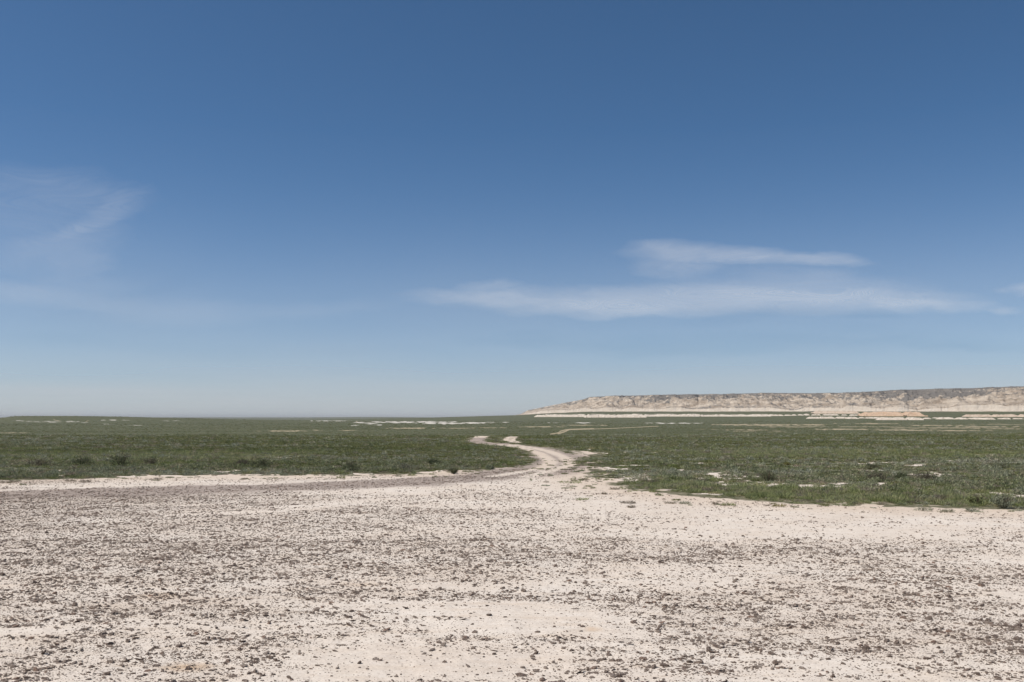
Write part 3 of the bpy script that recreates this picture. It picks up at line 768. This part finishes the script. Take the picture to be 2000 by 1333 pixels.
for i, (px, py, hp, wp, kd, nm, lab) in enumerate(PL):
    X, D, Z = hit(px, py)
    H = hp / F * D; R = wp / F * D / 2
    m = (DARK, SAGE, BRN, GRASS, YEL)[kd]
    e = bpy.data.objects.new(nm, None); COL.objects.link(e); e.empty_display_size = .2
    e.location = (X, D, Z); e['label'] = lab; e['category'] = 'shrub' if nm == 'shrub' else 'tuft'
    if nm == 'shrub':
        me = leafy('foliage', int(620 + 500 * R), R * .85, H * .86, .09, .020, 1, m, 500 + i, .9, 26)
        s = bpy.data.objects.new('stems', stems_mesh('stems', 22, R, H, 600 + i)); COL.objects.link(s); s.parent = e
        f = bpy.data.objects.new('foliage', me); COL.objects.link(f); f.parent = e
    else:
        me = leafy('foliage', int(90 + 260 * R), R, H * .8, min(.11, H * .9 + .03), .011, 1, (SCRUB, SAGE, DRY, GRASS, YEL)[kd], 500 + i, .85)
        f = bpy.data.objects.new('blades', me); COL.objects.link(f); f.parent = e
        s = bpy.data.objects.new('stems', stems_mesh('stems', 6, R, H * .9, 600 + i, .005)); COL.objects.link(s); s.parent = e

# ------------------------------------------------------------------ stones
SM, nt, B = mat('brown_stone')
oi = N(nt, 'ShaderNodeObjectInfo'); tc = N(nt, 'ShaderNodeTexCoord').outputs['Object']
c = ramp(nt, oi.outputs['Random'], [(0, (.225, .16, .125)), (.25, (.35, .26, .21)), (.55, (.45, .35, .285)), (.84, (.56, .455, .38)), (.97, (.47, .31, .235))])
c = mix(nt, ramp(nt, noise(nt, tc, 2.2, 4, .7), [(.46, 0.0), (.66, .55)]), c, (.52, .43, .36))
nt.links.new(c, B.inputs['Base Color'])
nt.links.new(bump(nt, noise(nt, tc, 3.5, 4, .7), .8, .3), B.inputs['Normal'])

import bmesh
def rock(seed, sub=2, flat=.55):
    g = np.random.default_rng(seed)
    bm = bmesh.new(); bmesh.ops.create_icosphere(bm, subdivisions=sub, radius=1)
    pl = g.normal(0, 1, (9, 3)); pl /= np.linalg.norm(pl, axis=1)[:, None]; off = g.uniform(.55, .9, 9)
    ax = np.array([g.uniform(.85, 1.35), g.uniform(.65, 1.0), flat * g.uniform(.8, 1.25)])
    for v in bm.verts:
        p = np.array(v.co)
        for a, o_ in zip(pl, off):
            d = p @ a - o_
            if d > 0: p = p - a * d * .92
        p = p * (1 + g.normal(0, .045)) * ax
        v.co = p
    me = bpy.data.meshes.new('stone'); bm.to_mesh(me); bm.free(); me.materials.append(SM)
    return me
rocks = [rock(900 + i, 2, [.5, .65, .35, .8, .45, .6, .3, .7][i % 8]) for i in range(10)]
rocks_lo = [rock(930 + i, 1, [.45, .7, .3, .6][i % 4]) for i in range(8)]

def stones():
    xs, ys, rs = [], [], []
    for y0, y1, dn, rm in ((4.0, 13, 1250, .0056), (13, 20, 800, .0076), (20, 32, 330, .0098), (32, 48, 90, .014)):
        x, y = sample_wedge(y0, y1, dn, .57, 4.5)
        r = rm * (1 - rng.uniform(size=len(x))) ** (-1 / 2.5)
        r = np.minimum(r, .036)
        xs.append(x); ys.append(y); rs.append(r)
    x = np.concatenate(xs); y = np.concatenate(ys); r = np.concatenate(rs)
    g, rd, _ = gravel(x, y); sdv = bare_sd(x, y)
    g = g * smooth(-.1, 1.2, sdv)
    micro = fbm(x / .30 + .5 * y, y / .26 - .4 * x, 231, 4, .7)
    cz = smooth(17, 11, y); p = g * (.50 - .16 * cz + (.38 + .5 * cz) * smooth(.36, .64, micro)) + .06
    kp = (rng.uniform(size=len(x)) < p) & (sdv > .05)
    x, y, r, micro = x[kp], y[kp], r[kp], micro[kp]
    r = r * (.9 + .25 * smooth(.45, .62, micro))
    z = height(x, y)
    s3 = np.stack([r * rng.uniform(.9, 1.6, len(x)), r * rng.uniform(.7, 1.1, len(x)), r * rng.uniform(.6, 1.2, len(x))], -1)
    tl = rng.normal(0, .3, (len(x), 2))
    scatter('gravel', np.stack([x, y, z + r * .12], -1), s3, rng.uniform(-.9, .9, len(x)) + rng.integers(0, 2, len(x)) * math.pi, rng.integers(0, 8, len(x)), rocks_lo, tl, label='brown grey gravel strewn over the pale clay')
    print('gravel', len(x))
stones()

# stones large enough to be picked out: traced ones first  (px, py, width px, label)
ST = [
 (249, 1254, 15, 'thick dark upright stone between two pale bare streaks at lower left'),
 (306, 1221, 14, 'dark slab leaning on a small heap of gravel above the upright stone'),
 (344, 1221, 11, 'rounded brown stone just right of the leaning slab'),
 (18, 1226, 15, 'flat dark brown slab near the left edge'),
 (10, 1322, 11, 'tall dark stone in the bottom left corner'),
 (72, 1323, 10, 'pointed brown stone near the bottom left corner'),
 (64, 1326, 9, 'squat stone beside the pointed one near the bottom left corner'),
 (219, 1295, 15, 'chunky brown stone left of the orange patch of soil'),
 (238, 1301, 14, 'squat dark stone just left of the orange patch of soil'),
 (365, 1304, 7, 'small dark stone lying on the orange patch of soil'),
 (357, 1333, 12, 'dark hooked stone under the orange patch at the bottom edge'),
 (282, 1320, 11, 'brown stone at the bottom between the chunky stones and the orange patch'),
 (217, 1328, 10, 'grey rounded stone at the bottom edge left of the orange patch'),
 (173, 1328, 12, 'brown lump at the bottom edge below the chunky stone'),
 (50, 1287, 11, 'rounded brown stone alone on a pale streak near the left edge'),
 (88, 1297, 12, 'brown stone right of the one alone on the pale streak'),
 (145, 1297, 13, 'broad brown stone among the gravel left of the chunky ones'),
 (357, 1193, 9, 'jagged black stone in the gravel patch on the left'),
 (200, 1196, 10, 'dark stone in the gravel right above the thick upright stone'),
 (727, 1224, 11, 'pointed grey brown stone at the end of a gravel streak'),
 (577, 1221, 9, 'dark stone at the lower edge of the gravel on the left of centre'),
 (541, 1222, 8, 'small dark stone in the row left of centre'),
 (526, 1218, 12, 'dark clod at the left end of the row left of centre'),
 (844, 1271, 16, 'flat dark stone alone on pale ground in the lower middle'),
 (848, 1261, 9, 'small flat stone just above the lone flat dark one'),
 (880, 1252, 8, 'dark stone up and right of the lone flat dark one'),
 (973, 1252, 8, 'pointed black stone near the middle'),
 (877, 1210, 10, 'smooth grey stone at the end of a gravel bank near the middle'),
 (955, 1203, 13, 'dark clod in the gravel bank near the middle'),
 (607, 1137, 10, 'dark brown stone above the pale streak left of centre'),
 (750, 1151, 12, 'flat dark stone at the upper edge of the long pale streak'),
 (605, 1162, 7, 'grey stone alone on the long pale streak'),
 (783, 1318, 9, 'rounded stone at the bottom of the middle gravel'),
 (1079, 1168, 9, 'greyish round stone on pale ground in the centre'),
 (1023, 1156, 17, 'reddish brown slab at the left edge of a pale patch in the centre'),
 (1131, 1222, 8, 'black stone just above the small tan patch in the centre'),
 (1136, 1267, 14, 'flat dark stone on pale ground right of centre'),
 (1386, 1241, 11, 'grey stone on the pale ground right of centre'),
 (1367, 1176, 12, 'dark clod at the upper right of centre'),
 (1440, 1279, 11, 'flat brown stone in the lower right gravel streak'),
 (1022, 1327, 11, 'dark stone at the bottom edge in the centre'),
 (1197, 1323, 9, 'squat stone at the bottom edge right of centre'),
 (1206, 1167, 6, 'small round stone alone on the pale patch right of centre'),
 (1732, 1252, 12, 'flat dark stone lying alone on the wide pale streak on the right'),
 (1681, 1256, 6, 'small flat stone left of the lone flat one on the right'),
 (1675, 1261, 5, 'tiny upright stone on the wide pale streak on the right'),
 (1648, 1263, 5, 'tiny dark stone at the left of the wide pale streak'),
 (1830, 1235, 9, 'light brown round stone above the wide pale streak'),
 (1880, 1240, 13, 'pair-shaped dark stone above the wide pale streak on the right'),
 (1755, 1220, 10, 'dark clod at the lower edge of the gravel on the right'),
 (1994, 1315, 13, 'large red brown stone in the bottom right corner'),
 (1968, 1269, 7, 'grey stone near the right edge of the wide pale streak'),
 (1755, 1136, 9, 'dark round stone in the upper gravel on the right'),
 (1509, 1152, 7, 'dark stone at the left of the right gravel field'),
 (1774, 1327, 9, 'dark stone at the bottom edge on the right'),
 (1815, 1315, 12, 'brown clod near the bottom on the right'),
 (1627, 1323, 13, 'broad brown stone at the bottom edge right of centre'),
 (565, 1325, 14, 'reddish lump at the bottom edge left of centre'),
 (440, 1296, 9, 'brown stone right of the orange patch of soil'),
 (430, 1318, 10, 'brown stone near the bottom right of the orange patch'),
]
def put_stone(X, Y, r, seed, lab, grp=None):
    g = random.Random(seed)
    o = bpy.data.objects.new('stone', rocks[g.randrange(10)]); COL.objects.link(o)
    o.location = (X, Y, float(height(X, Y)) + r * .22)
    o.scale = (r * g.uniform(.95, 1.15), r * g.uniform(.75, 1.0), r * g.uniform(.85, 1.25))
    o.rotation_euler = (g.uniform(-.25, .25), g.uniform(-.25, .25), g.uniform(0, 6.28))
    o['label'] = lab; o['category'] = 'stone'
    if grp: o['group'] = grp
for i, (px, py, w, lab) in enumerate(ST):
    X, D, Z = hit(px, py)
    put_stone(X, D, w / F * D * .43, 2000 + i, lab)
ZN = [('bottom left', 0, 660, 1235, 1333), ('bottom centre', 660, 1330, 1235, 1333), ('bottom right', 1330, 2000, 1235, 1333),
      ('middle left', 0, 660, 1120, 1235), ('very middle', 660, 1330, 1120, 1235), ('middle right', 1330, 2000, 1120, 1235)]
WH = {'bottom left': 'on the bare ground at the bottom left', 'bottom centre': 'on the bare ground at the bottom centre', 'bottom right': 'on the bare ground at the bottom right',
      'middle left': 'half way up the stony ground on the left', 'very middle': 'half way up the stony ground in the centre', 'middle right': 'half way up the stony ground on the right'}
cnt = 0; g_ = random.Random(5)
while cnt < 235:
    zn, x0, x1, y0, y1 = ZN[cnt % 6]
    px = g_.uniform(x0, x1); py = g_.uniform(y0, y1)
    X, D = (px - 1000) / F * 0, 0
    dx, dy, dz = ray(px, py); D = -EYE / dz * dy; X = dx / dy * D
    gg = float(gravel(np.array([X]), np.array([D]))[0][0])
    if g_.random() > gg * 1.4: continue
    r = g_.uniform(.017, .027) * (1 + .15 * (y1 < 1240))
    put_stone(X, D, r, 3000 + cnt, 'larger brown stone in the gravel, ' + WH[zn].replace('on the bare ground ', '').replace('half way up the stony ground', 'half way up the stony ground'), 'stones ' + WH[zn])
    cnt += 1

# ------------------------------------------------------------------ thin high clouds, a veil six kilometres up
ALT = 6000.0
def cloud_mat(name='cirrus_veil', tone=(.88, .87, .85, 1), plain=False):
    m = bpy.data.materials.new(name); m.use_nodes = True; nt = m.node_tree
    nt.nodes.remove(nt.nodes['Principled BSDF'])
    P = N(nt, 'ShaderNodeNewGeometry').outputs['Position']
    a = attr(nt, 'dens')
    n = noise(nt, mapping(nt, P, (.00018, .00006, 1)), 1, 7, .6)
    n2 = noise(nt, mapping(nt, P, (.0006, .00014, 1)), 1, 5, .6)
    f = mth(nt, 'ADD', mth(nt, 'MULTIPLY', n, .72), mth(nt, 'MULTIPLY', n2, .28))
    al = mth(nt, 'MULTIPLY', mth(nt, 'MULTIPLY', a, .78), ramp(nt, f, [(.34, .48), (.60, 1.0)]), True)
    if plain: al = mth(nt, 'MULTIPLY', a, .72, True)
    tl = N(nt, 'ShaderNodeBsdfTranslucent'); tl.inputs[0].default_value = tone
    df = N(nt, 'ShaderNodeBsdfDiffuse'); df.inputs[0].default_value = tone
    m1 = N(nt, 'ShaderNodeMixShader'); m1.inputs[0].default_value = .25
    nt.links.new(tl.outputs[0], m1.inputs[1]); nt.links.new(df.outputs[0], m1.inputs[2])
    tp = N(nt, 'ShaderNodeBsdfTransparent')
    m2 = N(nt, 'ShaderNodeMixShader'); nt.links.new(al, m2.inputs[0]); nt.links.new(tp.outputs[0], m2.inputs[1]); nt.links.new(m1.outputs[0], m2.inputs[2])
    nt.links.new(m2.outputs[0], nt.nodes['Material Output'].inputs[0])
    return m
CLM = cloud_mat()
def cloud(name, x0, x1, y0, y1, blobs, label, seed):
    """a patch of the cloud deck; its density is kept on the sheet"""
    us = np.linspace(x0, x1, 260); vs = np.linspace(y0, y1, 110)
    U, V = np.meshgrid(us, vs, indexing='ij')
    c, s = math.cos(PITCH), math.sin(PITCH)
    u = (U - 1000) / F; v = (666.5 - V) / F
    Dd = (ALT - EYE) / (s + v * c)
    X = u * Dd; Y = (c - v * s) * Dd
    Z = ALT + (fbm(X / 9000, Y / 9000, seed, 3) - .5) * 250
    dens = np.zeros_like(U)
    jx = (fbm(U / 60, V / 22, seed + 3, 4) - .5) * 80; jy = (fbm(U / 90, V / 30, seed + 7, 4) - .5) * 26
    for (cx, cy, a, b, ang, amp) in blobs:
        ca, sa = math.cos(math.radians(ang)), math.sin(math.radians(ang))
        du = U + jx - cx; dv = V + jy - cy
        p = (du * ca - dv * sa) / a; q = (du * sa + dv * ca) / b
        dens = np.maximum(dens, amp * np.clip(1.15 - (p * p + q * q) ** .75, 0, 1) ** 1.1)
    brd = smooth(x0, x0 + 15, U) * smooth(x1, x1 - 15, U) * smooth(y0, y0 + 10, V) * smooth(y1, y1 - 10, V)
    o = grid_mesh(name, np.stack([X, Y, Z], -1).reshape(-1, 3), 260, 110, CLM, True, dict(dens=dens * brd))
    o['kind'] = 'stuff'; o['label'] = label
cloud('cloud', 740, 2010, 515, 665, [(1350, 588, 500, 34, 0, .40), (1520, 578, 400, 30, 0, .46), (1200, 596, 270, 28, 0, .44), (990, 588, 220, 20, -3, .36), (1760, 590, 180, 20, -2, .44), (1560, 566, 300, 40, 0, .26), (960, 566, 80, 16, 0, .2), (1420, 556, 60, 26, 0, .2), (1960, 602, 50, 8, 0, .24)], 'long thin white cloud streak low above the plain', 11)
cloud('cloud', 1160, 1800, 430, 560, [(1330, 492, 130, 24, 0, .36), (1450, 494, 170, 20, -3, .38), (1580, 502, 140, 16, -4, .36), (1330, 512, 110, 30, 0, .22), (1500, 525, 200, 20, 0, .08)], 'short thin cloud streak above the long one', 23)
cloud('cloud', -150, 460, 310, 560, [(150, 452, 150, 30, 18, .20), (215, 415, 90, 40, 30, .17), (110, 478, 170, 55, 10, .15), (110, 378, 200, 55, -8, .12), (140, 505, 90, 40, 0, .14), (40, 420, 190, 70, 0, .10)], 'faint hooked wisp of cloud high on the left', 37)
cloud('cloud', -150, 800, 525, 675, [(60, 574, 180, 30, -4, .16), (200, 597, 230, 26, -8, .11), (340, 612, 200, 26, 0, .10), (600, 606, 180, 18, 2, .07), (120, 556, 160, 20, 0, .07)], 'faint flat wisp of cloud low on the left', 51)
cloud('cloud', 1930, 2300, 535, 600, [(2030, 567, 90, 14, 2, .34)], 'small cloud wisp at the right edge', 61)

# added grey sheet imitating haze in the low sky; it follows the earth's curve
def veil():
    az = np.radians(np.linspace(-75, 75, 240)); d = np.concatenate([np.geomspace(14000, 226000, 120)])
    A, D_ = np.meshgrid(az, d, indexing='ij')
    X = D_ * np.sin(A); Y = D_ * np.cos(A); Z = 4010 - D_ ** 2 / (2 * 6.371e6)
    dens = (.30 * smooth(12000, 38000, D_) + .42 * smooth(30000, 120000, D_)) * (.8 + .4 * fbm(A * 5, D_ / 30000, 91, 3))
    dens = dens * smooth(math.radians(75), math.radians(60), np.abs(A))
    o = grid_mesh('cloud', np.stack([X, Y, Z], -1).reshape(-1, 3), 240, 120, cloud_mat('horizon_haze_sheet', (.57, .57, .572, 1), True), True, dict(dens=dens))
    o['kind'] = 'stuff'; o['label'] = 'added greyish sheet imitating haze low along the whole horizon'
veil()

# ------------------------------------------------------------------ air
hz = bpy.data.meshes.new('haze')
b0 = np.array([(-60000, -30, -60), (60000, -30, -60), (60000, 60000, -60), (-60000, 60000, -60)], float)
b0[:, 1] = [-60000, -60000, 80000, 80000]; b0[:, 0] = [-70000, 70000, 70000, -70000]
b1 = b0.copy(); b1[:, 2] = 190
hz.from_pydata(np.vstack([b0, b1]).tolist(), [], [(0, 3, 2, 1), (4, 5, 6, 7), (0, 1, 5, 4), (1, 2, 6, 5), (2, 3, 7, 6), (3, 0, 4, 7)])
hm = bpy.data.materials.new('haze'); hm.use_nodes = True; nt = hm.node_tree
nt.nodes.remove(nt.nodes['Principled BSDF'])
pv = nt.nodes.new('ShaderNodeVolumePrincipled'); pv.inputs['Color'].default_value = (.90, .91, .93, 1)
pv.inputs['Density'].default_value = 1.8e-5; pv.inputs['Anisotropy'].default_value = 0.0
nt.links.new(pv.outputs[0], nt.nodes['Material Output'].inputs['Volume'])
hz.materials.append(hm)
ho = bpy.data.objects.new('haze', hz); COL.objects.link(ho); ho['kind'] = 'stuff'; ho['label'] = 'thin pale haze lying over the far plain'
